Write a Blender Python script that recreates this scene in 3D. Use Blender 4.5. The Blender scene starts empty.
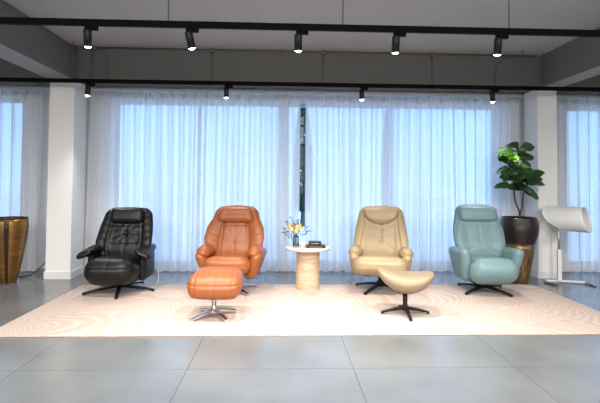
import bpy, math, random
import numpy as np
from mathutils import Vector, Matrix
D, S = bpy.data, bpy.context.scene
C = S.collection
PI = math.pi
R_ = math.radians

# ---------------------------------------------------------------- camera
cam = D.cameras.new('camera'); cam_o = D.objects.new('camera', cam); C.objects.link(cam_o)
cam.sensor_width = 36; cam.lens = 27; cam.shift_y = -0.0545; cam.clip_end = 200
cam_o.matrix_world = (Matrix.Translation((0, 0, 1.35)) @ Matrix.Rotation(R_(-2.16), 4, 'Z')
                      @ Matrix.Rotation(PI/2 + 0.03, 4, 'X') @ Matrix.Rotation(0.0085, 4, 'Z'))
S.camera = cam_o

# ---------------------------------------------------------------- daylight outside
W = D.worlds.new('daylight'); S.world = W; W.use_nodes = True
WN = W.node_tree.nodes; WN['Background'].inputs[0].default_value = (0.33, 0.60, 1.0, 1); WN['Background'].inputs[1].default_value = 4.3
FRONT_W, REAR_W, FILL_W = 175, 80, 215

S.view_settings.view_transform = 'Standard'; S.view_settings.look = 'None'
S.view_settings.exposure = 0.0; S.view_settings.gamma = 1; S.view_settings.use_curve_mapping = False

def area(name, loc, target, sx, sy, power, col):
    l = D.lights.new(name, 'AREA'); l.shape = 'RECTANGLE'; l.size = sx; l.size_y = sy; l.energy = power; l.color = col
    o = D.objects.new(name, l); C.objects.link(o); o.location = loc
    o.rotation_euler = (Vector(target) - Vector(loc)).to_track_quat('-Z', 'Y').to_euler(); return o
# added soft fill from behind the camera; the wall there has no window
area('behind_camera_fill', (0, -3.6, 2.0), (0, 4, 1.2), 12, 2.2, 130, (0.93, 0.96, 1.0))
area('overhead_fill', (0, 1.6, 3.12), (0, 5.4, .3), 13, 1.6, 290, (1.0, 0.97, 0.94))  # large soft fill added overhead out of view, without a fixture

# ---------------------------------------------------------------- materials
def mat(name, col, rough=0.5, metal=0.0, spec=0.5, coat=0.0, bump=None, var=None, emit=None):
    m = D.materials.new(name); m.use_nodes = True; nt = m.node_tree; N = nt.nodes; L = nt.links
    p = N['Principled BSDF']
    p.inputs['Base Color'].default_value = (*col, 1); p.inputs['Roughness'].default_value = rough
    p.inputs['Metallic'].default_value = metal; p.inputs['Specular IOR Level'].default_value = spec
    p.inputs['Coat Weight'].default_value = coat
    if emit: p.inputs['Emission Color'].default_value = (*emit[0], 1); p.inputs['Emission Strength'].default_value = emit[1]
    tc = N.new('ShaderNodeTexCoord')
    if var:    # (scale, amount)
        n = N.new('ShaderNodeTexNoise'); n.inputs['Scale'].default_value = var[0]; n.inputs['Detail'].default_value = 4
        L.new(tc.outputs['Object'], n.inputs['Vector'])
        mx = N.new('ShaderNodeMix'); mx.data_type = 'RGBA'
        mx.inputs[6].default_value = (*[c*(1-var[1]) for c in col], 1); mx.inputs[7].default_value = (*[min(1, c*(1+var[1])) for c in col], 1)
        L.new(n.outputs['Fac'], mx.inputs[0]); L.new(mx.outputs[2], p.inputs['Base Color'])
    if bump:   # (kind, scale, strength)
        if bump[0] == 'leather':
            n = N.new('ShaderNodeTexVoronoi'); n.inputs['Scale'].default_value = bump[1]; out = n.outputs['Distance']
        else:
            n = N.new('ShaderNodeTexNoise'); n.inputs['Scale'].default_value = bump[1]; n.inputs['Detail'].default_value = 5; out = n.outputs['Fac']
        L.new(tc.outputs['Object'], n.inputs['Vector'])
        b = N.new('ShaderNodeBump'); b.inputs['Strength'].default_value = bump[2]; b.inputs['Distance'].default_value = 0.01
        L.new(out, b.inputs['Height']); L.new(b.outputs['Normal'], p.inputs['Normal'])
    return m

def leather(name, col, rough=0.42, spec=.42):
    return mat(name, col, rough, spec=spec, bump=('noise', 28, 0.35), var=(6, 0.06))
M = dict(
    black_leather=leather('black_leather', (0.004, 0.004, 0.0045), 0.42, .32),
    tan_leather=leather('tan_leather', (0.27, 0.082, 0.023)),
    cream_leather=leather('cream_leather', (0.31, 0.228, 0.128)),
    taupe_leather=leather('taupe_leather', (0.235, 0.175, 0.105)),
    blue_leather=leather('blue_leather', (0.145, 0.24, 0.26)),
    black_metal=mat('black_metal', (0.008, 0.008, 0.009), 0.45, spec=0.3),
    rail_black=mat('rail_black', (0.002, 0.002, 0.002), 0.7, spec=0.08),
    chrome=mat('chrome', (0.62, 0.62, 0.62), 0.16, 1.0),
    silver=mat('silver', (0.45, 0.46, 0.47), 0.35, 1.0),
    white_paint=mat('white_paint', (0.80, 0.79, 0.77), 0.7, bump=('noise', 60, 0.05)),
    back_wall=mat('back_wall', (0.72, 0.72, 0.72), 0.8),
    hall_wall=mat('hall_wall', (0.50, 0.50, 0.50), 0.8),
    skirting=mat('skirting', (0.72, 0.72, 0.73), 0.45),
    ceiling=mat('ceiling_paint', (0.40, 0.395, 0.385), 0.85, bump=('noise', 20, 0.1), var=(0.8, 0.08)),
    beam=mat('beam_paint', (0.115, 0.115, 0.11), 0.85, bump=('noise', 20, 0.1)),
    lit_underside=mat('beam_underside_lit', (0.32, 0.32, 0.315), 0.85),  # beam undersides: the light falling on them is put into the colour
    pipe=mat('conduit_paint', (0.10, 0.10, 0.10), 0.6),
    frame=mat('window_frame_metal', (0.45, 0.5, 0.55), 0.5),
    rail_white=mat('curtain_rail_white', (0.55, 0.55, 0.54), 0.5),
    lens=mat('lamp_lens', (1, 1, 1), 0.5, emit=((1, 0.97, 0.92), 22)),
    white_plastic=mat('white_plastic', (0.74, 0.745, 0.74), 0.35),
    white_ceramic=mat('white_ceramic', (0.75, 0.68, 0.62), 0.3),
    leaf=mat('leaf_green', (0.03, 0.085, 0.022), 0.38, var=(7, 0.5)),
    young_leaf=mat('young_leaf_green', (0.16, 0.42, 0.03), 0.4, var=(7, 0.3)),
    bark=mat('bark', (0.06, 0.045, 0.035), 0.9, bump=('noise', 40, 0.5)),
    soil=mat('soil', (0.02, 0.015, 0.01), 0.95, bump=('noise', 60, 0.8)),
    band_black=mat('ribbed_black_glaze', (0.018, 0.015, 0.013), 0.3),
    petal=mat('cream_petal', (0.78, 0.66, 0.30), 0.6),
    petal2=mat('pale_petal', (0.80, 0.72, 0.48), 0.6),
    sprig=mat('sprig_green', (0.05, 0.10, 0.07), 0.6),
    cover=mat('black_book_cover', (0.008, 0.008, 0.009), 0.35),
    paper=mat('paper', (0.60, 0.55, 0.46), 0.8),
    ink=mat('pale_print', (0.35, 0.30, 0.24), 0.5),
    tree_leaf=mat('tree_foliage', (0.020, 0.055, 0.018), 0.7, var=(3, 0.5)),
    ground=mat('ground_paving', (0.80, 0.81, 0.82), 0.9),
    cable=mat('cable_rubber', (0.03, 0.025, 0.02), 0.6),
    white_cable=mat('white_cable', (0.6, 0.6, 0.6), 0.5),
)

def nodes(name):
    m = D.materials.new(name); m.use_nodes = True; return m, m.node_tree.nodes, m.node_tree.links
def brushed(name, c1, c2, rough, metal, scale):
    m, N, L = nodes(name); p = N['Principled BSDF']
    tc = N.new('ShaderNodeTexCoord'); mp = N.new('ShaderNodeMapping'); mp.inputs['Scale'].default_value = scale
    n = N.new('ShaderNodeTexNoise'); n.inputs['Scale'].default_value = 1; n.inputs['Detail'].default_value = 6; n.inputs['Roughness'].default_value = .65
    cr = N.new('ShaderNodeValToRGB'); cr.color_ramp.elements[0].position = .35; cr.color_ramp.elements[1].position = .65
    cr.color_ramp.elements[0].color = (*c1, 1); cr.color_ramp.elements[1].color = (*c2, 1)
    L.new(tc.outputs['Object'], mp.inputs[0]); L.new(mp.outputs[0], n.inputs['Vector']); L.new(n.outputs['Fac'], cr.inputs[0])
    L.new(cr.outputs[0], p.inputs['Base Color']); p.inputs['Roughness'].default_value = rough; p.inputs['Metallic'].default_value = metal
    b = N.new('ShaderNodeBump'); b.inputs['Strength'].default_value = .3; b.inputs['Distance'].default_value = .01
    L.new(n.outputs['Fac'], b.inputs['Height']); L.new(b.outputs[0], p.inputs['Normal'])
    return m
M['gold'] = brushed('aged_gold', (0.12, 0.07, 0.03), (0.36, 0.24, 0.11), .38, .75, (28, 28, 4))
M['copper'] = brushed('brushed_copper', (0.20, 0.10, 0.03), (0.32, 0.175, 0.055), .35, .75, (3, 3, 22))
M['dark_copper'] = brushed('dark_copper', (0.02, 0.008, 0.004), (0.05, 0.02, 0.008), .35, .6, (10, 10, 20))
M['travertine'] = brushed('travertine', (0.40, 0.28, 0.18), (0.56, 0.43, 0.30), .5, 0, (6, 6, 34))
M['travertine_top'] = brushed('travertine_top', (0.55, 0.46, 0.37), (0.68, 0.59, 0.50), .25, 0, (8, 8, 8))

# floor tiles, 1.2 m, grout lines
m, N, L = nodes('floor_tiles'); p = N['Principled BSDF']
tc = N.new('ShaderNodeTexCoord'); mp = N.new('ShaderNodeMapping'); mp.inputs['Location'].default_value = (0.675, -3.30 + 1.2*0, 0)
bt = N.new('ShaderNodeTexBrick'); bt.offset = 0; bt.inputs['Scale'].default_value = 1; bt.inputs['Brick Width'].default_value = 1.2; bt.inputs['Row Height'].default_value = 1.2
bt.inputs['Mortar Size'].default_value = 0.0022; bt.inputs['Mortar Smooth'].default_value = 0; bt.inputs['Bias'].default_value = 0
bt.inputs['Color1'].default_value = (1, 1, 1, 1); bt.inputs['Color2'].default_value = (.94, .94, .94, 1); bt.inputs['Mortar'].default_value = (.35, .35, .35, 1)
n = N.new('ShaderNodeTexNoise'); n.inputs['Scale'].default_value = 1.6; n.inputs['Detail'].default_value = 6
cr = N.new('ShaderNodeValToRGB'); cr.color_ramp.elements[0].color = (.125, .133, .136, 1); cr.color_ramp.elements[1].color = (.168, .177, .180, 1)
cr.color_ramp.elements[0].position = .3; cr.color_ramp.elements[1].position = .7
mx = N.new('ShaderNodeMix'); mx.data_type = 'RGBA'; mx.blend_type = 'MULTIPLY'; mx.inputs[0].default_value = 1
L.new(tc.outputs['Object'], mp.inputs[0]); L.new(mp.outputs[0], bt.inputs['Vector']); L.new(tc.outputs['Object'], n.inputs['Vector'])
L.new(n.outputs['Fac'], cr.inputs[0]); L.new(cr.outputs[0], mx.inputs[6]); L.new(bt.outputs['Color'], mx.inputs[7]); L.new(mx.outputs[2], p.inputs['Base Color'])
p.inputs['Roughness'].default_value = .22; p.inputs['Specular IOR Level'].default_value = .6
M['floor'] = m

# rug with flowing contour lines
m, N, L = nodes('contour_rug'); p = N['Principled BSDF']
tc = N.new('ShaderNodeTexCoord')
n = N.new('ShaderNodeTexNoise'); n.inputs['Scale'].default_value = .75; n.inputs['Detail'].default_value = .6; n.inputs['Distortion'].default_value = .6
mu = N.new('ShaderNodeMath'); mu.operation = 'MULTIPLY'; mu.inputs[1].default_value = 250
si = N.new('ShaderNodeMath'); si.operation = 'SINE'
cr = N.new('ShaderNodeValToRGB'); cr.color_ramp.elements[0].color = (.455, .37, .32, 1); cr.color_ramp.elements[1].color = (.515, .43, .38, 1)
cr.color_ramp.elements[0].position = .12; cr.color_ramp.elements[1].position = .5
L.new(tc.outputs['Object'], n.inputs['Vector']); L.new(n.outputs['Fac'], mu.inputs[0]); L.new(mu.outputs[0], si.inputs[0]); L.new(si.outputs[0], cr.inputs[0])
L.new(cr.outputs[0], p.inputs['Base Color']); p.inputs['Roughness'].default_value = .95; p.inputs['Specular IOR Level'].default_value = .1
n2 = N.new('ShaderNodeTexNoise'); n2.inputs['Scale'].default_value = 160; b = N.new('ShaderNodeBump'); b.inputs['Strength'].default_value = .5; b.inputs['Distance'].default_value = .004
L.new(tc.outputs['Object'], n2.inputs['Vector']); L.new(n2.outputs['Fac'], b.inputs['Height']); L.new(b.outputs[0], p.inputs['Normal'])
M['rug'] = m

# sheer curtain fabric: denser where seen edge-on, like real voile
m, N, L = nodes('sheer_voile'); N.remove(N['Principled BSDF']); out = N['Material Output']
df = N.new('ShaderNodeBsdfDiffuse'); df.inputs[0].default_value = (.90, .90, .89, 1)
tr = N.new('ShaderNodeBsdfTranslucent'); tr.inputs[0].default_value = (.80, .82, .85, 1)
tp = N.new('ShaderNodeBsdfTransparent'); tp.inputs[0].default_value = (.95, .97, 1, 1)
m1 = N.new('ShaderNodeMixShader'); m1.inputs[0].default_value = .40
m2 = N.new('ShaderNodeMixShader'); lw = N.new('ShaderNodeLayerWeight'); lw.inputs[0].default_value = .5
mr = N.new('ShaderNodeMapRange'); mr.inputs[1].default_value = 0; mr.inputs[2].default_value = .75; mr.inputs[3].default_value = .80; mr.inputs[4].default_value = 1.0
L.new(lw.outputs['Facing'], mr.inputs[0]); L.new(mr.outputs[0], m2.inputs[0])
L.new(df.outputs[0], m1.inputs[1]); L.new(tr.outputs[0], m1.inputs[2]); L.new(tp.outputs[0], m2.inputs[1]); L.new(m1.outputs[0], m2.inputs[2]); L.new(m2.outputs[0], out.inputs[0])
M['voile'] = m
# header tape: the same voile, doubled
m, N, L = nodes('curtain_tape'); p = N['Principled BSDF']; p.inputs['Base Color'].default_value = (.6, .6, .6, 1); p.inputs['Roughness'].default_value = .9
M['tape'] = m
# window glass
def pane_mat(name, tint, gl):
    m, N, L = nodes(name); N.remove(N['Principled BSDF']); out = N['Material Output']
    tp = N.new('ShaderNodeBsdfTransparent'); tp.inputs[0].default_value = (*tint, 1); g = N.new('ShaderNodeBsdfGlossy'); g.inputs['Roughness'].default_value = .02
    fr = N.new('ShaderNodeFresnel'); fr.inputs[0].default_value = gl; mx = N.new('ShaderNodeMixShader')
    L.new(fr.outputs[0], mx.inputs[0]); L.new(tp.outputs[0], mx.inputs[1]); L.new(g.outputs[0], mx.inputs[2]); L.new(mx.outputs[0], out.inputs[0]); return m
M['pane'] = pane_mat('window_glass', (.9, .95, 1.0), 1.45)
M['glass'] = pane_mat('vase_glass', (.95, .97, .97), 1.3)

# ---------------------------------------------------------------- mesh helpers
def mesh(name, V, F, m, parent=None, smooth=True, mx=None):
    me = D.meshes.new(name); me.from_pydata([tuple(map(float, v)) for v in V], [], F); me.validate(); me.update()
    if smooth: me.polygons.foreach_set('use_smooth', [True]*len(me.polygons))
    me.materials.append(m if not isinstance(m, str) else M[m])
    o = D.objects.new(name, me); C.objects.link(o)
    if parent: o.parent = parent
    if mx is not None: o.matrix_local = mx
    return o
def join(parts):
    V, F = [], []
    for v, f in parts:
        k = len(V); V += [tuple(p) for p in v]; F += [tuple(i+k for i in q) for q in f]
    return V, F
def fixn(V, F):
    """consistent outward normals"""
    import bmesh
    bm = bmesh.new(); vs = [bm.verts.new(tuple(map(float, v))) for v in V]
    for f in F:
        try: bm.faces.new([vs[i] for i in f])
        except ValueError: pass
    bmesh.ops.remove_doubles(bm, verts=bm.verts, dist=1e-6)
    bmesh.ops.recalc_face_normals(bm, faces=bm.faces)
    bm.verts.index_update()
    V = [tuple(v.co) for v in bm.verts]; F = [tuple(v.index for v in f.verts) for f in bm.faces]; bm.free(); return V, F
def box(x0, x1, y0, y1, z0, z1):
    V = [(x, y, z) for z in (z0, z1) for y in (y0, y1) for x in (x0, x1)]
    return V, [(0, 2, 3, 1), (4, 5, 7, 6), (0, 1, 5, 4), (2, 6, 7, 3), (0, 4, 6, 2), (1, 3, 7, 5)]
def bevbox(x0, x1, y0, y1, z0, z1, r=.004):
    return rbox((x1-x0), (y1-y0), (z1-z0), r, step=9, c=((x0+x1)/2, (y0+y1)/2, (z0+z1)/2))
def rbox(w, d, h, r, step=.02, c=(0, 0, 0), puff=0, grooves=(), fn=None, power=2):
    """soft cushion: rounded box with crown, seam grooves and a free deformation. grooves: (plane, x1,y1,x2,y2,depth,sigma)"""
    hs = np.array([w, d, h])/2; r = min(r, hs.min()*.999)
    def ticks(a):
        n = max(1, int(round(2*(a-r)/step))) ; inner = np.linspace(-(a-r), a-r, n+1)
        k = 2 if step > 1 else max(3, int(r/ step)+1)
        e = (a-r) + r*np.tan(np.linspace(0, PI/4, k+1)[1:])
        return np.concatenate([-e[::-1], inner, e])
    T = [ticks(a) for a in hs]
    V, F, idx = [], [], {}
    def vid(p):
        k = (round(p[0], 6), round(p[1], 6), round(p[2], 6))
        if k not in idx: idx[k] = len(V); V.append(p)
        return idx[k]
    for ax in range(3):
        u, v = (ax+1) % 3, (ax+2) % 3
        for s in (-1, 1):
            G = []
            for a in T[u]:
                row = []
                for b in T[v]:
                    p = [0, 0, 0]; p[ax] = s*hs[ax]; p[u] = a; p[v] = b; row.append(vid(p))
                G.append(row)
            for i in range(len(T[u])-1):
                for j in range(len(T[v])-1):
                    q = (G[i][j], G[i+1][j], G[i+1][j+1], G[i][j+1])
                    F.append(q if s > 0 else q[::-1])
    P = np.array(V, float); q = np.clip(P, -(hs-r), hs-r); dv = P-q; nrm = dv/np.linalg.norm(dv, axis=1, keepdims=True)
    P2 = q + r*nrm
    if puff:
        U = P2/hs; k = np.ones(len(P2))
        for a in range(3): k = k*(1-np.abs(nrm[:, a])*0) 
        amt = puff*np.stack([(1-np.clip(U[:, 1]**2, 0, 1)*.9)*(1-np.clip(U[:, 2]**2, 0, 1)*.9)*nrm[:, 0],
                             (1-np.clip(U[:, 0]**2, 0, 1)*.9)*(1-np.clip(U[:, 2]**2, 0, 1)*.9)*nrm[:, 1],
                             (1-np.clip(U[:, 0]**2, 0, 1)*.9)*(1-np.clip(U[:, 1]**2, 0, 1)*.9)*nrm[:, 2]], 1)
        P2 = P2 + amt
    P3 = P2.copy()
    for g in grooves:
        pl, x1, y1, x2, y2, dep, sg = g
        a, b, nax, sgn = {'f': (0, 2, 1, -1), 't': (0, 1, 2, 1), 'l': (1, 2, 0, -1), 'r': (1, 2, 0, 1)}[pl]
        A = np.array([x1, y1]); Bv = np.array([x2-x1, y2-y1]); L2 = max(1e-9, (Bv**2).sum())
        pp = P2[:, [a, b]]; t = np.clip(((pp-A)@Bv)/L2, 0, 1); dd = np.linalg.norm(pp-A-t[:, None]*Bv, axis=1)
        wgt = np.clip(nrm[:, nax]*sgn*1.5, 0, 1)
        P3[:, nax] -= sgn*dep*np.exp(-(dd/sg)**2)*wgt
    if fn is not None: P3 = fn(P3)
    return (P3+np.array(c)).tolist(), F
def lathe(prof, seg=40, c=(0, 0, 0), a0=0, a1=2*PI, ribs=None):
    full = abs(a1-a0-2*PI) < 1e-6; n = seg if full else seg+1; V, F = [], []
    for r, z in prof:
        for i in range(n):
            a = a0+(a1-a0)*i/seg; rr = r*(1+(ribs(a) if ribs else 0))
            V.append((c[0]+rr*math.cos(a), c[1]+rr*math.sin(a), c[2]+z))
    for k in range(len(prof)-1):
        for i in range(seg):
            j = (i+1) % n; F.append((k*n+i, k*n+j, (k+1)*n+j, (k+1)*n+i))
    return V, F
def cyl(r, z0, z1, seg=24, c=(0, 0), bev=.002):
    return lathe([(0, z0), (r-bev, z0), (r, z0+bev), (r, z1-bev), (r-bev, z1), (0, z1)], seg, (c[0], c[1], 0))
def tube(pts, rad, seg=10, flat=1.0):
    """tube along points; rad number or list"""
    P = [Vector(p) for p in pts]; n = len(P); rad = rad if isinstance(rad, (list, tuple)) else [rad]*n; V, F = [], []
    up = Vector((0, 0, 1)); 
    if abs((P[-1]-P[0]).normalized().dot(up)) > .9: up = Vector((0, 1, 0))
    for i in range(n):
        t = (P[min(i+1, n-1)]-P[max(i-1, 0)]).normalized(); s = t.cross(up).normalized(); b = s.cross(t).normalized()
        for k in range(seg):
            a = 2*PI*k/seg; V.append(P[i]+s*math.cos(a)*rad[i]+b*math.sin(a)*rad[i]*flat)
    for i in range(n-1):
        for k in range(seg):
            j = (k+1) % seg; F.append((i*seg+k, i*seg+j, (i+1)*seg+j, (i+1)*seg+k))
    F.append(tuple(range(seg))[::-1]); F.append(tuple((n-1)*seg+k for k in range(seg)))
    return V, F
def curve_pts(pts, n=8):
    """Catmull-Rom through points"""
    P = [Vector(p) for p in pts]; out = []
    for i in range(len(P)-1):
        p0, p1, p2, p3 = P[max(i-1, 0)], P[i], P[i+1], P[min(i+2, len(P)-1)]
        for k in range(n):
            t = k/n; out.append(.5*((2*p1)+(-p0+p2)*t+(2*p0-5*p1+4*p2-p3)*t*t+(-p0+3*p1-3*p2+p3)*t**3))
    out.append(P[-1]); return out

def tag(o, label=None, cat=None, group=None, kind=None):
    if label: o['label'] = label
    if cat: o['category'] = cat
    if group: o['group'] = group
    if kind: o['kind'] = kind
    return o
def thing(name, label, cat, loc=(0, 0, 0), rz=0, group=None):
    o = D.objects.new(name, None); C.objects.link(o); o.empty_display_size = .1
    o.location = loc; o.rotation_euler = (0, 0, rz); return tag(o, label, cat, group)
def structure(name, V, F, m, label=None, smooth=False):
    return tag(mesh(name, V, F, m, smooth=smooth), label=label, kind='structure')
def kids(o): return [c for c in D.objects if c.parent is o]
def dup(root, loc, rz, label, group=None):
    def cp(o, par):
        c = o.copy(); C.objects.link(c)
        if par: c.parent = par
        for k in kids_of.get(o, []): cp(k, c)
        return c
    kids_of = {}
    for o in list(D.objects):
        if o.parent: kids_of.setdefault(o.parent, []).append(o)
    r = cp(root, None); r.location = loc; r.rotation_euler = (0, 0, rz); r['label'] = label
    if group: r['group'] = group
    return r

# ---------------------------------------------------------------- the hall
XL, XR, YB, YF = -7.0, 7.5, 7.05, -4.2
CEIL, BEAM = 3.2, 2.74
structure('floor', *box(XL-.3, XR+.3, YF-.3, YB+.25, -.15, 0), 'floor')
structure('ceiling', *box(XL-.3, XR+.3, YF-.3, YB+.25, CEIL, CEIL+.2), 'ceiling')
structure('wall_left', *box(XL-.2, XL, YF, YB+.2, 0, CEIL), 'hall_wall')
structure('wall_right', *box(XR, XR+.2, YF, YB+.2, 0, CEIL), 'hall_wall')
structure('wall_front', *box(XL, XR, YF-.2, YF, 0, CEIL), 'hall_wall')
OP = [(-6.6, -4.0), (-2.62, -.03), (.03, 3.42), (4.55, 7.1)]       # window openings
ZT, ZB = 2.60, .06
xs = [XL]+[x for a in OP for x in a]+[XR]
parts = [box(xs[i], xs[i+1], YB, YB+.2, 0, CEIL) for i in range(0, len(xs), 2)]
for a, b_ in OP: parts += [box(a, b_, YB, YB+.2, ZT, CEIL), box(a, b_, YB, YB+.2, 0, ZB)]
structure('wall_back', *join(parts), 'back_wall')
for k, (a, b_) in enumerate(OP):
    w = thing('window_%d' % (k+1), None, None, ((a+b_)/2, YB+.1, ZB)); w['kind'] = 'structure'
    hw, h = (b_-a)/2, ZT-ZB; fw = .05
    bars = [box(-hw, -hw+fw, -.03, .03, 0, h), box(hw-fw, hw, -.03, .03, 0, h), box(-hw+fw, hw-fw, -.03, .03, 0, fw), box(-hw+fw, hw-fw, -.03, .03, h-fw, h),
            box(-.025, .025, -.025, .025, fw, h-fw)]
    mesh('window_frame', *join(bars), 'frame', w, smooth=False)
    mesh('window_pane', *box(-hw+fw, hw-fw, -.004, .004, fw, h-fw), 'pane', w, smooth=False)

CL = (-3.235, -2.90, 6.32, 6.72); CR = (3.69, 3.975, 6.38, 6.74)
structure('wall_column_left', *box(*CL, 0, BEAM), 'white_paint', 'white square column with skirting behind the black recliner')
structure('wall_column_right', *box(*CR, 0, BEAM), 'white_paint', 'white square column behind the curved white display stand')
for nm, c in (('baseboard_left', CL), ('baseboard_right', CR)):
    t = .014
    structure(nm, *join([box(c[0]-t, c[1]+t, c[2]-t, c[2], 0, .1), box(c[0]-t, c[0], c[2], c[3], 0, .1), box(c[1], c[1]+t, c[2], c[3], 0, .1)]), 'skirting')
# ceiling beams: rear cross beam and two running to the street
def beam(name, x0, x1, y0, y1):
    V, F = box(x0, x1, y0, y1, BEAM, CEIL)
    o = mesh(name, V, F, 'beam', smooth=False); o.data.materials.append(M['lit_underside']); o.data.polygons[0].material_index = 1
    tag(o, kind='structure'); return o
beam('trim_1', CL[0], CL[1], YF, 6.72); beam('trim_2', CR[0], CR[1], YF, 6.74)
structure('trim_3', *box(CL[1], CR[0], 6.28, 6.6, BEAM, CEIL), 'beam')
structure('trim_4', *box(XL, CL[0], 6.28, 6.6, BEAM, CEIL), 'beam')
structure('trim_5', *box(CR[1], XR, 6.28, 6.6, BEAM, CEIL), 'beam')
structure('trim_6', *box(XL, XR, 6.86, YB, 2.73, CEIL), 'back_wall')

# outside
structure('ground', *box(-30, 30, YB+.2, 45, -.3, -.02), 'ground')
def tree(x, y, h, r, seed, label):
    rd = random.Random(seed); t = thing('garden_tree', label, 'tree', (x, y, -.02), 0, 'trees outside the windows')
    mesh('trunk', *tube(curve_pts([(0, 0, 0), (.05, .03, h*.3), (-.03, 0, h*.6), (0, .04, h*.85)]), [.09-.07*i/24 for i in range(25)]), 'bark', t)
    V, F = [], []
    for i in range(5200):
        zz = rd.uniform(.12, 1); rr = r*math.sin(PI*min(1, zz**.8))**.6*rd.random()**.4; a = rd.uniform(0, 2*PI)
        c = Vector((rr*math.cos(a), rr*math.sin(a), zz*h)); u = Vector((rd.gauss(0, 1), rd.gauss(0, 1), rd.gauss(0, 1))).normalized()
        v = u.cross(Vector((rd.gauss(0, 1), rd.gauss(0, 1), rd.gauss(0, 1)))).normalized(); l = rd.uniform(.04, .08); k = len(V)
        V += [c-u*l, c+v*l*.4, c+u*l, c-v*l*.4]; F.append((k, k+1, k+2, k+3))
    mesh('foliage', V, F, 'tree_leaf', t, smooth=False)
tree(.62, 14.0, 4.0, .30, 1, 'dark green tree seen through the gap between the curtains')
tree(3.25, 14.0, 3.6, .15, 2, 'dark tree behind the curtain right of the gap')

# ---------------------------------------------------------------- curtains
def curtain(x0, x1, nf, seed, label, y=6.80, ztop=2.66):
    rd = random.Random(seed); W_ = x1-x0; nx = nf*22; nz = 36
    ph = [rd.uniform(0, 6.28) for _ in range(8)]
    o = thing('sheer_curtain', label, 'curtain', (x0, y, 0), 0, 'white sheer curtains across the window wall')
    V, F = [], []
    for j in range(nz+1):
        z = .012+(ztop-.012)*j/nz; low = 1-(z/ztop)
        for i in range(nx+1):
            s = i/nx; dr = .5*math.sin(3.1*s*W_+ph[0])+.35*math.sin(7.3*s*W_+ph[1]+low*1.2)
            t = 2*PI*nf*s + dr*(low**.7)*1.6
            am = .030*(1-low)**.5 + .042*low*(1+.5*math.sin(5*s*W_+ph[2])+.4*math.sin(11.7*s*W_+ph[3]))
            yy = am*math.sin(t) + .012*low*math.sin(2.3*t+ph[4]) + .008*math.sin(3*t+ph[6]+s*9) + .004*math.sin(5.3*t+ph[7])
            xx = s*W_ + .018*(1-low*.4)*math.sin(2*t)*.6 + .010*low*math.sin(1.7*s*W_*4+ph[5])
            V.append((min(max(xx, 0), W_), yy, z))
    for j in range(nz):
        for i in range(nx):
            a = j*(nx+1)+i; F.append((a, a+1, a+nx+2, a+nx+1))
    mesh('fabric', V, F, 'voile', o)
    # doubled heading tape following the top of the folds
    V, F = [], []
    for z, dy in ((ztop-.085, -.004), (ztop, -.004), (ztop, -.001)):
        for i in range(nx+1):
            s = i/nx; t = 2*PI*nf*s; V.append((min(max(s*W_+.0108*math.sin(2*t), 0), W_), .031*math.sin(t)+dy, z))
    for j in range(2):
        for i in range(nx): a = j*(nx+1)+i; F.append((a, a+1, a+nx+2, a+nx+1))
    mesh('heading_tape', V, F, 'voile', o)
    # hooks
    for k in range(nf):
        xk = (k+.75)/nf*W_; mesh('hook', *box(xk-.008, xk+.008, -.036, -.026, ztop-.06, ztop+.03), 'rail_white', o, smooth=False)
curtain(-6.9, -3.58, 19, 3, 'sheer white curtain left of the left column, behind the copper planter')
curtain(-2.98, .262, 19, 4, 'wide sheer white curtain behind the black and tan recliners')
curtain(.335, 3.66, 19, 5, 'wide sheer white curtain behind the cream and blue recliners')
curtain(4.06, 7.3, 19, 6, 'sheer white curtain right of the right column')
for x0, x1, nm in ((XL, -3.3, 'left of the left column'), (-3.0, 3.9, 'spanning the middle bay'), (4.0, XR, 'right of the right column')):
    tag(mesh('curtain_rail', *join([box(x0, x1, 6.775, 6.825, 2.69, 2.73)]), 'rail_white', smooth=False), 'slim white curtain rail '+nm, 'curtain rail', 'curtain rails')

# ---------------------------------------------------------------- rug
rv, rf = rbox(5.92, 1.95, .012, .005, step=9)
tag(mesh('area_rug', rv, rf, 'rug', mx=Matrix.Translation((.40, 4.965, .006))), 'large cream rug with pale flowing contour lines under the recliners', 'rug')
RUG = .012

# ---------------------------------------------------------------- recliners
def star(t, R, ang, zh, m, pole_top, pole_r=.028, legw=.026, hub=.05, n=4, legn='leg'):
    mesh('pole', *lathe([(0, .05), (hub, .05), (hub, zh+.012), (hub*.75, zh+.03), (pole_r, zh+.045), (pole_r, pole_top), (0, pole_top)], 28), m, t)
    for k in range(n):
        a = ang + k*2*PI/n; d = Vector((math.cos(a), math.sin(a), 0)); s = Vector((-d.y, d.x, 0))
        V, F = [], []
        st = 7
        for i in range(st+1):
            u = i/st; x = .02+(R-.02)*u; w = legw*(1-.35*u); zt = zh+.004-(zh-.026)*(u**1.25); zb = max(.0, zt-(.034-.016*u)) if u < 1 else 0
            if u > .88: zb = 0
            for (q, z) in ((-w, zb), (w, zb), (w, zt-.006), (w*.7, zt), (-w*.7, zt), (-w, zt-.006)): p = d*x+s*q; V.append((p.x, p.y, z))
        for i in range(st):
            for j in range(6): jj = (j+1) % 6; F.append((i*6+j, i*6+jj, (i+1)*6+jj, (i+1)*6+j))
        F.append(tuple(range(6))[::-1]); F.append(tuple(st*6+j for j in range(6)))
        mesh(legn, *fixn(V, F), m, t, smooth=False)

def tilt(P, ang, base=(0, 0, 0)):
    c, s = math.cos(ang), math.sin(ang); Q = P.copy()
    Q[:, 1] = P[:, 1]*c + P[:, 2]*s; Q[:, 2] = -P[:, 1]*s + P[:, 2]*c
    return Q+np.array(base)
def taper_x(P, pts, h):
    """scale x by height: pts [(u, k)], u from 0 bottom to 1 top"""
    u = np.clip(P[:, 2]/h+.5, 0, 1); k = np.interp(u, [a for a, _ in pts], [b for _, b in pts]); P = P.copy(); P[:, 0] *= k; return P

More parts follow.
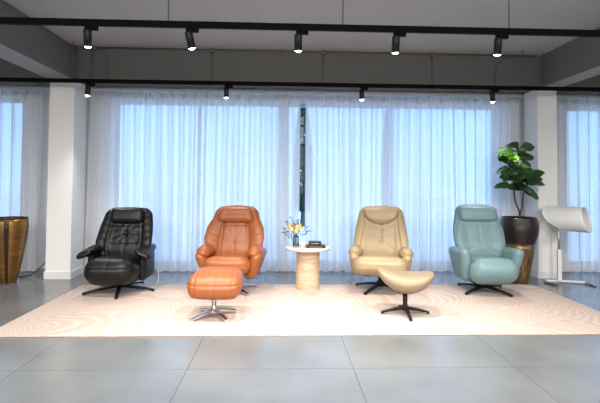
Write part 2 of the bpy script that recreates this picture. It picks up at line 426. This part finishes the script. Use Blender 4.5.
def backrest(t, m, w, h, th, base, ang, prof, grooves, puff=.03, wrap=.0, wings=0):
    def fn(P):
        P = taper_x(P, prof, h)
        x = P[:, 0]/(w/2)
        P[:, 1] -= wings*np.clip(np.abs(x)-.55, 0, 1)**1.0*2*.1*np.clip(1.1-P[:, 2]/h-.2, 0, 1)
        P[:, 1] -= .028*np.exp(-((P[:, 2]+h*.28)/.13)**2)          # lumbar bulge
        P[:, 2] += h/2
        return tilt(P, ang, base)
    return mesh('backrest', *rbox(w, th, h, th*.46, step=.016, puff=puff, grooves=grooves, fn=fn), m, t)
def headrest(t, m, w, h, th, z, yoff, base, ang, fn0=None, grooves=(), r=.045, puff=.012):
    def fn(P):
        if fn0 is not None: P = fn0(P)
        P = P.copy(); P[:, 1] += yoff + .6*P[:, 0]**2*0; P[:, 2] += z
        return tilt(P, ang, base)
    return mesh('headrest', *rbox(w, th, h, min(r, th*.48), step=.014, puff=puff, grooves=grooves, fn=fn), m, t)

def wrinkle(cx, cz, n, r0, r1, dep, sg, a0=0, span=2*PI, sq=1.0):
    return [('f', cx+r0*math.cos(a0+span*k/n), cz+r0*math.sin(a0+span*k/n)*sq, cx+r1*math.cos(a0+span*k/n), cz+r1*math.sin(a0+span*k/n)*sq, dep, sg) for k in range(n)]

TILT = R_(15)
# ---- black recliner
t = thing('recliner_chair', 'black leather recliner with flared arm pads on a black cross base, leftmost chair', 'armchair', (-1.97, 5.60, RUG), R_(0), 'leather recliners on the rug')
m = 'black_leather'; BASE = (0, .17, .31)
g = wrinkle(0, .02, 9, .01, .15, .009, .013) + [('f', 0, .10, 0, -.3, .010, .010), ('f', -.20, -.3, -.19, .34, .026, .014), ('f', .20, -.3, .19, .34, .026, .014),
     ('f', -.2, .12, .2, .12, .012, .014), ('f', -.17, -.10, .17, -.10, .010, .012)]
for s in (-1, 1):
    for k in range(6): g.append(('f', s*.21, .22-.09*k, s*.31, .25-.09*k, .007, .010))
backrest(t, m, .59, .68, .17, BASE, TILT, [(0, .92), (.35, 1.06), (.8, .98), (1, .93)], g, wings=1.0)
headrest(t, m, .39, .19, .115, .58, -.095, BASE, TILT)
mesh('seat', *rbox(.55, .66, .29, .125, step=.018, c=(0, -.12, .275), puff=.025,
     grooves=[('t', 0, -.32, 0, .3, .010, .009), ('f', 0, -.1, 0, .12, .008, .009), ('f', -.3, .035, .3, .035, .012, .010)] + [('t', s*.05*k, -.30, s*.07*k, -.2, .004, .01) for s in (-1, 1) for k in (1, 2, 3)],
     fn=lambda P: P*np.array([1, 1, 1])+np.stack([0*P[:, 0], 0*P[:, 0], -.10*P[:, 1]], 1)), m, t)
for s in (-1, 1):
    def fa(P, s=s):
        P = P.copy(); u = P[:, 1]/.24
        P[:, 0] *= 1+.15*np.clip(-u, 0, 1); P[:, 0] += s*(.02*np.clip(-u, -1, 1)); P[:, 2] += -.05*(s*P[:, 0]/.1)*np.clip(.3-u, 0, 1.3)*.55 + .03*u
        P[:, 2] -= .06*P[:, 1]
        return P
    mesh('armrest', *rbox(.15, .48, .075, .036, step=.015, c=(s*.318, -.03, .495), puff=.012, fn=fa,
         grooves=[('t', -.06*s, -.14, .05*s, -.12, .012, .012), ('t', -.06*s, -.06, .06*s, -.05, .010, .012), ('t', -.05*s, .03, .06*s, .04, .010, .012)]), m, t)
    mesh('side_panel', *rbox(.08, .42, .36, .038, step=.03, c=(s*.30, .06, .33), puff=.01), m, t)
mesh('seat_mechanism', *join([box(-.13, .13, -.16, .16, .135, .17)]), 'black_metal', t, smooth=False)
star(t, .42, R_(-4), .075, 'black_metal', .16, n=5)

# ---- tan recliner
t = thing('recliner_chair', 'tan orange leather recliner behind the matching tan footstool', 'armchair', (-.615, 5.60, RUG), R_(-5), 'leather recliners on the rug')
m = 'tan_leather'; BASE = (0, .16, .31)
g = wrinkle(0, -.10, 7, .01, .16, .006, .011, a0=.3) + [('f', 0, .14, 0, -.3, .010, .009), ('f', -.19, -.34, -.145, .12, .022, .013), ('f', .19, -.34, .145, .12, .022, .013),
     ('f', -.145, .12, -.2, .33, .022, .013), ('f', .145, .12, .2, .33, .022, .013), ('f', -.145, .12, .145, .12, .014, .014)]
for s in (-1, 1):
    g += [('f', s*.17, -.02-.075*k, s*.33, .02-.075*k, .009, .010) for k in range(4)]
backrest(t, m, .62, .71, .17, BASE, TILT, [(0, .98), (.40, 1.10), (.62, 1.05), (.80, .90), (1, .84)], g, wings=1.0, puff=.035)
def hf(P):
    P = P.copy(); P[:, 0] *= 1+.10*np.clip(P[:, 2]/.08, -1, 1)*-1; P[:, 2] += -.5*0*P[:, 0]; return P
headrest(t, m, .42, .19, .125, .60, -.10, BASE, TILT, hf, [('f', -.12, .0, .12, .0, .010, .012)])
mesh('seat', *rbox(.52, .60, .19, .085, step=.018, c=(0, -.10, .335), fn=lambda P: P+np.stack([0*P[:, 0], 0*P[:, 0], -.13*P[:, 1]], 1), puff=.025, grooves=[('t', 0, -.3, 0, .3, .008, .009), ('t', -.2, -.24, -.2, .3, .010, .01), ('t', .2, -.24, .2, .3, .010, .01), ('f', -.3, .0, .3, .0, .010, .012)]), m, t)
for s in (-1, 1):
    mesh('armrest', *rbox(.15, .48, .145, .07, step=.016, c=(s*.305, -.03, .48), puff=.02, fn=lambda P: P+np.stack([0*P[:, 0], 0*P[:, 0], -.08*P[:, 1]], 1),
        grooves=[('f', -.06, .03, .06, .0, .010, .012), ('t', -.06, -.12, .06, -.10, .012, .012), ('t', -.06, -.02, .06, 0, .010, .012)]), m, t)
    def fs(P, s=s):
        P = P.copy(); P[:, 0] += s*.05*(P[:, 2]/.15); P[:, 1] *= 1+.18*(P[:, 2]/.15); return P
    mesh('side_panel', *rbox(.125, .50, .31, .055, step=.025, c=(s*.295, .0, .335), puff=.015, fn=fs), m, t)
mesh('seat_mechanism', *join([box(-.16, .16, -.18, .18, .20, .265)]), 'black_metal', t, smooth=False)
star(t, .36, R_(-46), .075, 'chrome', .24)

# ---- tan ottoman with chrome base
t = thing('footstool', 'tan orange leather footstool with curved chrome bracket and chrome cross base', 'footstool', (-.67, 4.53, RUG), R_(-3))
def fo(P):
    P = P.copy(); P[:, 2] += .025*(P[:, 1]/.2); P[:, 2] -= .018*(P[:, 1]/.2)**2; P[:, 0] *= 1-.05*P[:, 1]/.2; return P
mesh('cushion', *rbox(.475, .42, .205, .075, step=.014, c=(.025, 0, .348), puff=.02, fn=fo,
     grooves=[('t', -.175, -.3, -.175, .3, .014, .009), ('t', .175, -.3, .175, .3, .014, .009), ('f', -.175, -.2, -.175, .2, .012, .009), ('f', .175, -.2, .175, .2, .012, .009),
              ('t', 0, -.3, 0, -.02, .008, .008), ('f', 0, -.2, 0, .2, .008, .008), ('f', -.3, .045, .3, .045, .010, .009), ('t', -.1, -.17, -.07, -.08, .005, .01), ('t', .1, -.17, .07, -.08, .005, .01)]), 'tan_leather', t)
pts = [(-.12, -.05, .27), (-.085, -.05, .215), (-.04, -.05, .185), (.04, -.05, .185), (.085, -.05, .215), (.12, -.05, .27)]
mesh('bracket', *tube(curve_pts(pts), .024, 10, .35), 'chrome', t)
star(t, .245, R_(-48), .075, 'chrome', .215, .022, .028, .035)

# ---- cream recliner
t = thing('recliner_chair', 'cream beige leather recliner behind the saddle-shaped beige footstool', 'armchair', (1.235, 5.64, RUG), R_(-13), 'leather recliners on the rug')
m = 'cream_leather'; BASE = (0, .17, .31)
g = [('f', 0, .14, 0, -.10, .018, .010), ('f', 0, -.10, -.14, -.20, .010, .01), ('f', 0, -.10, .14, -.20, .010, .01), ('f', 0, -.04, -.19, .02, .006, .01), ('f', 0, -.04, .19, .02, .006, .01),
     ('f', -.235, -.34, -.215, .10, .018, .011), ('f', .235, -.34, .215, .10, .018, .011), ('f', -.215, .10, -.225, .33, .018, .011), ('f', .215, .10, .225, .33, .018, .011),
     ('f', 0, .13, -.11, .09, .006, .01), ('f', 0, .13, .11, .09, .006, .01), ('f', 0, .05, -.19, .14, .008, .01), ('f', 0, .05, .19, .14, .008, .01)]
backrest(t, m, .60, .72, .15, BASE, TILT, [(0, 1.04), (.3, 1.07), (.6, .99), (.9, .92), (1, .86)], g, wings=.7, puff=.03)
def hb(P):
    P = P.copy(); u = P[:, 2]/.09; P[:, 0] *= 1+.12*u; low = np.clip(-u, 0, 1); P[:, 2] += .045*low*(P[:, 0]/.18)**2*1.2; return P
headrest(t, m, .42, .20, .11, .59, -.095, BASE, TILT, hb)
mesh('seat', *rbox(.60, .66, .20, .09, step=.018, c=(0, -.12, .325), fn=lambda P: P+np.stack([0*P[:, 0], 0*P[:, 0], -.13*P[:, 1]], 1), puff=.03, grooves=[('f', -.3, -.0, .3, -.0, .008, .010), ('t', -.08, .1, .02, -.05, .006, .01), ('t', .12, .1, .05, -.02, .006, .01)]), m, t)
for s in (-1, 1):
    mesh('armrest', *rbox(.135, .46, .125, .055, step=.016, c=(s*.31, -.02, .47), puff=.02, fn=lambda P: P+np.stack([0*P[:, 0], 0*P[:, 0], -.08*P[:, 1]], 1),
        grooves=[('f', -.06, .02, .06, -.02, .010, .012), ('t', -.06, -.14, .06, -.12, .010, .012)]), m, t)
    def fs(P, s=s):
        P = P.copy(); P[:, 0] += s*.02*(P[:, 2]/.12); P[:, 1] *= 1+.25*(P[:, 2]/.12); return P
    mesh('side_panel', *rbox(.115, .50, .27, .05, step=.025, c=(s*.295, .0, .34), puff=.015, fn=fs), m, t)
mesh('seat_mechanism', *join([box(-.2, .2, -.2, .2, .205, .255)]), 'black_metal', t, smooth=False)
star(t, .36, R_(-30), .09, 'black_metal', .24)

# ---- cream saddle footstool
t = thing('footstool', 'beige leather footstool with curved saddle seat on a black cross base', 'footstool', (1.262, 4.60, RUG), R_(-16))
def fsad(P):
    P = P.copy(); u = P[:, 0]/.28; k = 1-.50*np.abs(u)**2.2
    P[:, 2] = P[:, 2]*k + +.105*u**2 - .008; P[:, 1] *= 1-.28*np.abs(u)**3; P[:, 2] += -.02*u; return P
mesh('cushion', *rbox(.55, .40, .165, .078, step=.014, c=(0, 0, .335), puff=.012, fn=fsad, grooves=[('t', 0, -.3, 0, .3, .004, .008)]), 'taupe_leather', t)
mesh('mounting_plate', *join([box(-.07, .07, -.07, .07, .225, .25)]), 'black_metal', t, smooth=False)
star(t, .245, R_(14), .075, 'black_metal', .23, .024, .020, .03)

# ---- blue recliner
t = thing('recliner_chair', 'pale blue leather recliner with square panel arms beside the tall planter', 'armchair', (2.525, 5.58, RUG), R_(-5), 'leather recliners on the rug')
m = 'blue_leather'; BASE = (0, .16, .345)
g = [('f', 0, .10, 0, -.16, .010, .008), ('f', 0, -.16, -.2, -.27, .006, .01), ('f', 0, -.16, .2, -.27, .006, .01), ('f', -.24, .04, .24, .04, .004, .012), ('f', -.29, .0, -.24, .32, .012, .01), ('f', .29, .0, .24, .32, .012, .01),
     ('f', -.3, .08, .3, .08, .010, .010)]
backrest(t, m, .56, .72, .16, BASE, TILT, [(0, .92), (.3, 1.06), (.55, 1.05), (.8, .94), (1, .88)], g, wings=.5, puff=.025)
headrest(t, m, .46, .185, .12, .595, -.095, BASE, TILT, grooves=[('f', -.3, -.05, .3, -.05, .006, .008)], r=.04)
mesh('seat', *rbox(.54, .68, .30, .125, step=.018, c=(0, -.12, .275), puff=.02, grooves=[('t', -.25, -.25, .25, -.25, .004, .01), ('f', -.3, .095, .3, .095, .010, .008), ('t', -.245, -.3, -.245, .3, .008, .009), ('t', .245, -.3, .245, .3, .008, .009)],
     fn=lambda P: P*np.stack([1-.14*np.clip((P[:, 1]+.22)/.1, 0, 1), 1+0*P[:, 0], 1+0*P[:, 0]], 1)+np.stack([0*P[:, 0], .05*np.clip(-P[:, 2]/.16, 0, 1), -.13*P[:, 1]], 1)), m, t)
for s in (-1, 1):
    def fs(P, s=s):
        P = P.copy(); u = P[:, 2]/.20; P[:, 0] += s*.04*u; P[:, 1] *= 1+.20*np.clip(u, -1, 1); P[:, 1] += .03*np.clip(-u, 0, 1); P[:, 2] -= .08*P[:, 1]; return P
    mesh('armrest', *rbox(.125, .50, .38, .055, step=.02, c=(s*.288, -.03, .345), puff=.012, fn=fs, grooves=[('f', 0, -.2, 0, .2, .0, .01), (('l' if s < 0 else 'r'), -.2, .1, .2, .1, .004, .01)]), m, t)
mesh('seat_mechanism', *join([box(-.18, .18, -.18, .18, .125, .17)]), 'black_metal', t, smooth=False)
star(t, .37, R_(-52), .075, 'black_metal', .14)

# ---------------------------------------------------------------- side table and what stands on it
TX, TY = .325, 5.72; TH = .525
t = thing('side_table', 'round travertine side table with drum pedestal between tan and cream recliners', 'side table', (TX, TY, RUG))
mesh('tabletop', *lathe([(0, TH-.035), (.27, TH-.035), (.288, TH-.024), (.288, TH-.006), (.282, TH), (0, TH)], 56), 'travertine_top', t)
mesh('pedestal', *lathe([(0, 0), (.148, 0), (.148, TH-.035), (0, TH-.035)], 48), 'travertine', t, smooth=False)
TZ = RUG+TH
# glass vase
vx, vy = TX-.155, TY-.03
tag(mesh('glass_vase', *lathe([(0, 0), (.034, 0), (.038, .01), (.036, .11), (.030, .14), (.028, .14), (.033, .11), (.033, .012), (0, .012)], 24), 'glass', mx=Matrix.Translation((vx, vy, TZ))), 'small clear glass vase holding cream flowers on the side table', 'vase')
t = thing('flower_bouquet', 'cream yellow flowers with dark green sprigs in the glass vase', 'flowers', (vx, vy, TZ+.014))
rd = random.Random(5)
heads = [(-.055, -.03, .205), (.0, -.05, .185), (.055, -.02, .215), (-.02, .03, .235), (.04, .03, .245), (-.075, .03, .245), (.015, -.02, .225)]
for i, h in enumerate(heads):
    pts = curve_pts([(h[0]*.1, h[1]*.1, .002), (h[0]*.2, h[1]*.2, .12), h]); parts = []
    fl_ = mesh('flower', *tube(pts, .0022, 6), 'sprig', t)
    for ring, (n_, ro, el) in enumerate(((6, .044, .1), (6, .040, .6), (5, .036, 1.1))):
        for k in range(n_):
            a = 2*PI*k/n_+ring*.5; d = Vector((math.cos(a), math.sin(a), 0)); s = Vector((-d.y, d.x, 0)); hv = Vector(h); up = Vector((0, 0, 1))
            V = [hv, hv+d*ro*.55*math.cos(el)+s*ro*.5+up*ro*.4*math.sin(el), hv+d*ro*math.cos(el)+up*ro*(math.sin(el)+.1)+s*ro*.2, hv+d*ro*math.cos(el)+up*ro*(math.sin(el)+.1)-s*ro*.2, hv+d*ro*.55*math.cos(el)-s*ro*.5+up*ro*.4*math.sin(el)]
            parts.append((V, [(0, 1, 2, 3, 4)]))
    parts.append(lathe([(0, -.020)]+[(.027*math.cos(e), .024*math.sin(e)) for e in (-.9, -.4, 0, .4, .8, 1.2)]+[(0, .02)], 18, c=tuple(h), ribs=lambda a: .12*math.sin(5*a)))
    mesh('bloom', *join(parts), 'petal' if i % 3 else 'petal2', fl_)
sp = [(-.15, -.01, .22), (-.12, .03, .30), (-.06, 0, .36), (.02, .02, .32), (.14, .0, .24), (.10, .04, .30), (-.16, .02, .16), (.16, -.02, .19), (-.02, -.03, .29)]
for h in sp:
    pts = curve_pts([(0, 0, .003), (h[0]*.35, h[1]*.3, h[2]*.5), h]); st = mesh('sprig', *tube(pts, .0016, 5), 'sprig', t); V, F = [], []
    for i in range(9, len(pts)):
        for s_ in (-1, 1):
            c = pts[i]; u = Vector((rd.uniform(-.6, .6)+s_*.8, rd.uniform(-1, 1), rd.uniform(-.1, .9))).normalized(); v = u.cross(Vector((rd.gauss(0, 1), rd.gauss(0, 1), rd.gauss(0, 1)))).normalized(); l = rd.uniform(.022, .034); k = len(V)
            V += [c, c+u*l*.5+v*l*.3, c+u*l, c+u*l*.5-v*l*.3]; F.append((k, k+1, k+2, k+3))
    mesh('leaves', V, F, 'sprig', st, smooth=False)
# books
def book(x, y, z, w, d, h, rz, label):
    t = thing('hardback_book', label, 'book', (x, y, z), rz, 'black books on the side table')
    mesh('cover', *join([box(-w/2, w/2, -d/2, d/2, 0, .003), box(-w/2, w/2, -d/2, d/2, h-.003, h), box(-w/2, w/2, -d/2, -d/2+.003, .003, h-.003)]), 'cover', t, smooth=False)
    mesh('pages', *box(-w/2+.004, w/2-.004, -d/2+.003, d/2-.005, .003, h-.003), 'paper', t, smooth=False)
    rr = random.Random(int(w*1000)); parts = []; x0 = -w/2+.03
    while x0 < w/2-.04:
        l = rr.uniform(.008, .022); parts.append(box(x0, x0+l, -d/2-.0008, -d/2, h*.38, h*.62)); x0 += l+.006
    mesh('spine_print', *join(parts), 'ink', t, smooth=False)
book(TX+.09, TY-.05, TZ, .235, .18, .030, R_(2), 'black hardback book lying flat on the side table, lower of two')
book(TX+.085, TY-.05, TZ+.030, .155, .13, .045, R_(-3), 'smaller thick black book stacked on top of the other black book')
tag(mesh('small_bowl', *lathe([(0, 0), (.018, 0), (.02, .004), (.036, .03), (.042, .052), (.039, .052), (.033, .032), (.016, .009), (0, .009)], 28), 'white_ceramic', mx=Matrix.Translation((TX-.065, TY-.06, TZ))), 'small pale ceramic bowl between the vase and the black books', 'bowl')

# ---------------------------------------------------------------- planters and fiddle-leaf fig
t = thing('tall_planter', 'tall tapered gold planter with ribbed black upper band, beside right column', 'planter', (3.27, 6.13, 0), 0)
mesh('planter_body', *lathe([(0, 0), (.108, 0), (.114, .01), (.140, .14), (.168, .30), (.195, .46), (.205, .54), (.19, .54), (.12, .2), (0, .2)], 48), 'gold', t)
pr = [(.203, .535)]
for k in range(15):
    z0 = .54+k*.0232; u = k/14; rr = .207+.045*math.sin(PI*min(1, (u*.72)))-.012*max(0, u-.75)*4
    pr += [(rr, z0+.003), (rr+.005, z0+.0116), (rr, z0+.020)]
zt = pr[-1][1]; pr += [(pr[-1][0]-.005, zt+.01), (.215, zt+.008), (.21, zt-.05)]
mesh('planter_band', *lathe(pr, 48), 'band_black', t)
mesh('soil', *lathe([(0, zt-.045), (.212, zt-.05)], 40), 'soil', t)
PZ = zt-.05
f = thing('fiddle_leaf_fig', 'potted fiddle-leaf fig with big glossy leaves growing in the gold planter', 'plant', (3.27, 6.13, PZ), 0)
tr1 = curve_pts([(0, 0, -.02), (.01, 0, .12), (-.05, .01, .30), (-.065, 0, .52), (-.02, .0, .76), (.0, .0, 1.0)])
tr2 = curve_pts([(.01, 0, .10), (.05, .01, .2), (.06, 0, .36), (.12, .02, .52), (.16, .0, .62)])
tr3 = curve_pts([(-.065, 0, .50), (-.12, -.02, .68), (-.16, -.02, .86)])
mesh('trunk', *join([tube(tr1, [.016-.010*i/(len(tr1)-1) for i in range(len(tr1))], 8), tube(tr2, [.012-.007*i/(len(tr2)-1) for i in range(len(tr2))], 8), tube(tr3, [.009-.005*i/(len(tr3)-1) for i in range(len(tr3))], 8)]), 'bark', f)
def leaf(p, d, l, w, rd):
    d = Vector(d).normalized(); side = d.cross(Vector((rd.uniform(-.7, .7), rd.uniform(-1.6, -.1), 1))).normalized(); nrm = side.cross(d).normalized()
    V, F = [], []; n = 9; P0 = Vector(p)
    for i in range(n+1):
        u = i/n; ww = w*(math.sin(PI*min(1, u**1.15))**.62)*(.62+.5*u)*(1 if u < 1 else 0); c = P0+d*(l*u)-Vector((0, 0, 1))*(l*.28*u*u)
        for k, q in enumerate((-1, -.5, 0, .5, 1)):
            V.append(c+side*(ww*q)+nrm*(abs(q)*ww*.28+.007*math.sin(u*14+k*2)*abs(q)))
    for i in range(n):
        for k in range(4): a = i*5+k; F.append((a, a+1, a+6, a+5))
    return V, F
rd = random.Random(11); dark, young = [], []
def around(path, i0, n_, lmin, lmax, spread, yf=0):
    for k in range(n_):
        p = path[min(len(path)-1, int(i0+(len(path)-1-i0)*k/max(1, n_-1)))]; a = k*2.4+rd.uniform(-.4, .4)
        el = rd.uniform(-.15, .55)+.5*k/n_
        lf = leaf(p, (math.cos(a)*spread, math.sin(a)*spread, el), rd.uniform(lmin, lmax), rd.uniform(.075, .10), rd)
        (young if rd.random() < yf else dark).append(lf)
around(tr1, 21, 20, .22, .30, 1.0)
around(tr2, 18, 14, .20, .27, 1.0)
around(tr3, 3, 13, .16, .22, 1.0)
young.append(leaf(tr3[-1], (-.8, -.5, .5), .20, .07, rd)); young.append(leaf(tr3[-2], (.5, -.9, .3), .18, .07, rd)); young.append(leaf(tr3[-1], (.1, -.7, .8), .17, .06, rd)); young.append(leaf(tr3[-1], (-.5, .3, .9), .16, .06, rd))
mesh('foliage', *join(dark), 'leaf', f)
tag(mesh('young_foliage', *join(young), 'young_leaf', f), 'bright green young leaves')

t = thing('tall_planter', 'tall copper planter with dark vertical stripe, left of the left column', 'planter', (-3.60, 6.10, -.0), 0)
prof = [(0, 0), (.096, 0), (.10, .008), (.125, .12), (.155, .27), (.182, .42), (.205, .56), (.219, .68), (.222, .74), (.217, .80), (.209, .845)]
mesh('planter_body', *lathe(prof+[(.19, .845), (.195, .80), (.15, .4), (0, .35)], 48), 'copper', t)
mesh('planter_rim', *lathe([(.210, .838), (.214, .842), (.212, .854), (.186, .854), (.186, .842)], 48), 'dark_copper', t)
a = R_(-68)
V, F = lathe([(r+.003, z) for r, z in prof[2:]], 5, a0=a-.13, a1=a+.13)
V2, F2 = lathe([(r-.003, z) for r, z in prof[2:]], 5, a0=a-.13, a1=a+.13)
mesh('planter_stripe', *join([(V, F), (V2, [q[::-1] for q in F2])]), 'dark_copper', t)

# ---------------------------------------------------------------- curved white display stand
t = thing('display_stand', 'white display stand with curved tubular hood in front of right column', 'display stand', (3.83, 6.05, 0), R_(-10))
V, F = [], []; seg, nl = 44, 16; Rr = .168; ZC = .885
for (rr, flip) in ((Rr, 0), (Rr-.008, 1)):
    for i in range(nl+1):
        u = i/nl
        for k in range(seg):
            a_ = 2*PI*k/seg; zz = math.sin(a_); xl = -.205+.28*(max(0, .7-zz)/1.7)**2; xr = .265+.075*(1-zz)/2-.0
            V.append((xl+(xr-xl)*u, rr*math.cos(a_), ZC+rr*zz))
n1 = (nl+1)*seg
for b0, fl2 in ((0, 0), (n1, 1)):
    for i in range(nl):
        for k in range(seg):
            j = (k+1) % seg; q = (b0+i*seg+k, b0+i*seg+j, b0+(i+1)*seg+j, b0+(i+1)*seg+k); F.append(q if not fl2 else q[::-1])
for i in (0, nl):
    for k in range(seg):
        j = (k+1) % seg; F.append((i*seg+k, i*seg+j, n1+i*seg+j, n1+i*seg+k))
mesh('hood', V, F, 'white_plastic', t, mx=Matrix.Rotation(R_(-40), 4, 'Z'))
mesh('pole', *join([cyl(.014, .44, .74, 20, (-.03, .03))]), 'silver', t)
mesh('lower_column', *bevbox(-.055, -.005, 0, .05, .03, .46, .006), 'white_plastic', t, smooth=False)
for nm, pts in (('base_bar', [(-.21, .03, .022), (-.1, .045, .022), (.1, .045, .022), (.30, .02, .022)]), ('foot', [(-.21, .04, .018), (-.20, -.05, .016), (-.13, -.16, .015)]), ('foot', [(.29, .03, .018), (.33, -.04, .016), (.34, -.15, .015)])):
    mesh(nm, *tube(curve_pts(pts), .026 if nm == 'base_bar' else .024, 10, .6), 'white_plastic' if nm == 'base_bar' else 'silver', t)

# ---------------------------------------------------------------- ceiling tracks and spotlights
TZ0 = 2.665
def track(y, name_label, rods, x0=CL[1]+.0, x1=CR[0]):
    t = thing('lighting_track', name_label, 'lighting track', (0, y, TZ0), 0, 'black lighting tracks')
    mesh('rail', *bevbox(x0, x1, -.02, .02, -.018, .034, .002), 'rail_black', t, smooth=False)
    for x in rods:
        mesh('suspension_rod', *tube([(x, 0, .03), (x, 0, CEIL-TZ0)], .006, 8), 'pipe', t)
track(3.8, 'long black lighting track hung from the ceiling nearest the camera', (-3.4, -.98, .5, 1.95, 3.4), -6.8, 7.2)
track(6.05, 'black lighting track hung just in front of the curtained window wall', (-4.5, -2.81, 3.3, 5), -6.8, 7.2)
track(1.2, 'added black lighting track behind the viewpoint, second row', (-2, 2))  # this track and the next are unseen, added to carry fill spots
track(-1.4, 'added black lighting track behind the viewpoint, far row', (-2, 2))
def spot_proto(power, spread, tiltx, label, loc, hl=.14, hr=.033, col=(1, .93, .84)):
    t = thing('track_spotlight', label, 'spotlight', loc, 0, 'black track spotlights')
    mesh('adapter', *bevbox(-.02, .085, -.018, .018, -.055, -.0175, .003), 'rail_black', t, smooth=False)
    mesh('stem', *tube([(0, 0, -.05), (0, 0, -.09)], .009, 10), 'rail_black', t)
    rot = Matrix.Translation((0, 0, -.052)) @ tiltx
    h = mesh('lamp_housing', *lathe([(0, 0), (hr*.9, 0), (hr, -.006), (hr, -hl), (hr*.86, -hl), (hr*.84, -hl+.012), (0, -hl+.012)], 28), 'black_metal', t, mx=rot)
    mesh('lens', *lathe([(0, -hl-.010), (hr*.5, -hl-.008), (hr*.80, -hl-.001), (hr*.84, -hl+.006)], 28), 'lens', h)
    l = D.lights.new('spot_beam', 'SPOT'); l.energy = power; l.spot_size = spread; l.spot_blend = .8; l.shadow_soft_size = .03; l.color = col
    lo = D.objects.new('spot_beam', l); C.objects.link(lo); lo.parent = t; lo.matrix_local = rot @ Matrix.Translation((0, 0, -hl-.045))
    return t
fw = Matrix.Rotation(R_(20), 4, 'X')
xs_f = (-1.65, -.80, .12, .96, 1.855)
names = ('left end of the front track, above the black recliner side', None, 'middle of the front track, third from the left', 'front track, fourth from the left, above the cream recliner', 'front track, rightmost one')
p0 = spot_proto(FRONT_W, R_(96), Matrix.Rotation(R_(9), 4, 'X'), 'black cylinder spotlight at the '+names[0], (xs_f[0], 3.8, TZ0))
for x, nm in list(zip(xs_f, names))[2:]: dup(p0, (x, 3.8, TZ0), 0, 'black cylinder spotlight on the '+nm)
spot_proto(FRONT_W, R_(96), Matrix.Rotation(R_(-12), 4, 'Y') @ Matrix.Rotation(R_(9), 4, 'X'), 'tilted black cylinder spotlight on the front track, above the tan recliner', (xs_f[1]-.01, 3.8, TZ0))
p1 = spot_proto(REAR_W, R_(80), Matrix.Rotation(R_(-5), 4, 'X'), 'black spotlight on the rear track in front of left column', (-2.60, 6.05, TZ0))
for x, nm in ((-.77, 'above the tan recliner'), (1.06, 'above the cream recliner'), (2.865, 'near the right column, above the blue recliner')):
    dup(p1, (x, 6.05, TZ0), 0, 'black spotlight on the rear track '+nm)
p2 = spot_proto(FILL_W, R_(115), Matrix.Rotation(R_(35), 4, 'X'), 'added black fill spotlight behind the viewpoint, nearer row, second from the left', (-2.2, 1.2, TZ0), col=(1, .95, .9))  # unseen fill spots, added to light columns and curtains from the front
p2['group'] = 'added fill spotlights behind the viewpoint'
for x, y, nm in ((-.7, 1.2, 'nearer row, left of its middle'), (.9, 1.2, 'nearer row, right of its middle'), (2.6, 1.2, 'nearer row, second from the right'), (-5.2, 1.2, 'nearer row, leftmost'), (5.4, 1.2, 'nearer row, rightmost'),
                 (-2, -1.4, 'far row, left'), (0, -1.4, 'far row, middle'), (2, -1.4, 'far row, right')):
    dup(p2, (x, y, TZ0), 0, 'added black fill spotlight behind the viewpoint, '+nm, 'added fill spotlights behind the viewpoint')

# ---------------------------------------------------------------- conduits
def pipe(pts, r, label, n=1):
    tag(mesh('conduit_pipe', *tube(pts, r, 8), 'pipe'), label, 'pipe', 'ceiling conduits')
yb = 6.28-.012
pipe([(-2.80, yb, 3.185), (3.60, yb, 3.185)], .010, 'long thin conduit along the top of the rear ceiling beam')
pipe(curve_pts([(CL[1]+.012, -1, 3.16), (CL[1]+.012, 5.9, 3.16), (CL[1]+.03, 6.18, 3.18), (-2.80, yb, 3.185)]), .012, 'conduit running along the left ceiling beam towards the camera')
pipe([(-2.845, yb, 3.17), (-2.845, yb, 2.75)], .014, 'dark vertical conduit at the left end of the rear beam')
pipe(curve_pts([(-2.56, yb, 3.175), (-2.49, yb, 3.13), (-2.44, yb, 3.02), (-2.44, yb, 2.75)]), .010, 'curved conduit drop near the left column')
pipe([(-2.64, yb, 3.17), (-2.64, yb, 2.75)], .008, 'straight conduit drop beside the curved one, left side')
pipe([(-1.0, yb, 3.17), (-1.0, yb, 2.75)], .008, 'thin conduit drop above the tan recliner')
pipe([(.55, yb, 3.17), (.55, yb, 2.75)], .008, 'thin conduit drop near the middle of the beam')
pipe([(2.10, yb, 3.17), (2.10, yb, 2.75)], .008, 'thin conduit drop above the cream recliner')
pipe(curve_pts([(3.58, yb, 3.18), (3.62, yb, 3.12), (3.63, yb, 2.95), (3.63, yb, 2.75)]), .018, 'dark vertical conduit at the right end of the rear beam')
pipe(curve_pts([(3.3, yb, 3.18), (3.1, yb, 3.1), (3.02, yb, 2.95), (3.02, yb, 2.75)]), .009, 'curved conduit drop near the right column')
for x in (-2.61, -1.0, .55, 2.10):
    tag(mesh('junction_box', *bevbox(x-.035, x+.035, 6.225, 6.255, 3.15, 3.195, .004), 'pipe', smooth=False), 'small round-cornered junction box on the rear beam ' + {-2.61: 'near the left column', -1.0: 'above the tan recliner', .55: 'near the middle', 2.10: 'above the cream recliner'}[x], 'junction box', 'junction boxes')

# cables on the floor
tag(mesh('power_cable', *tube(curve_pts([(-3.66, 6.44, .006), (-3.50, 6.42, .03), (-3.36, 6.44, .14), (-3.27, 6.60, .30)]), .007, 8), 'cable'), 'dark cable rising from the floor beside the left column', 'cable')
tag(mesh('charging_cable', *tube(curve_pts([(-1.56, 5.70, .30), (-1.55, 5.76, .12), (-1.60, 5.74, .022), (-1.70, 5.66, .018), (-1.74, 5.70, .018)]), .004, 6), 'white_cable'), 'thin white cable hanging from the black recliner to the rug', 'cable')
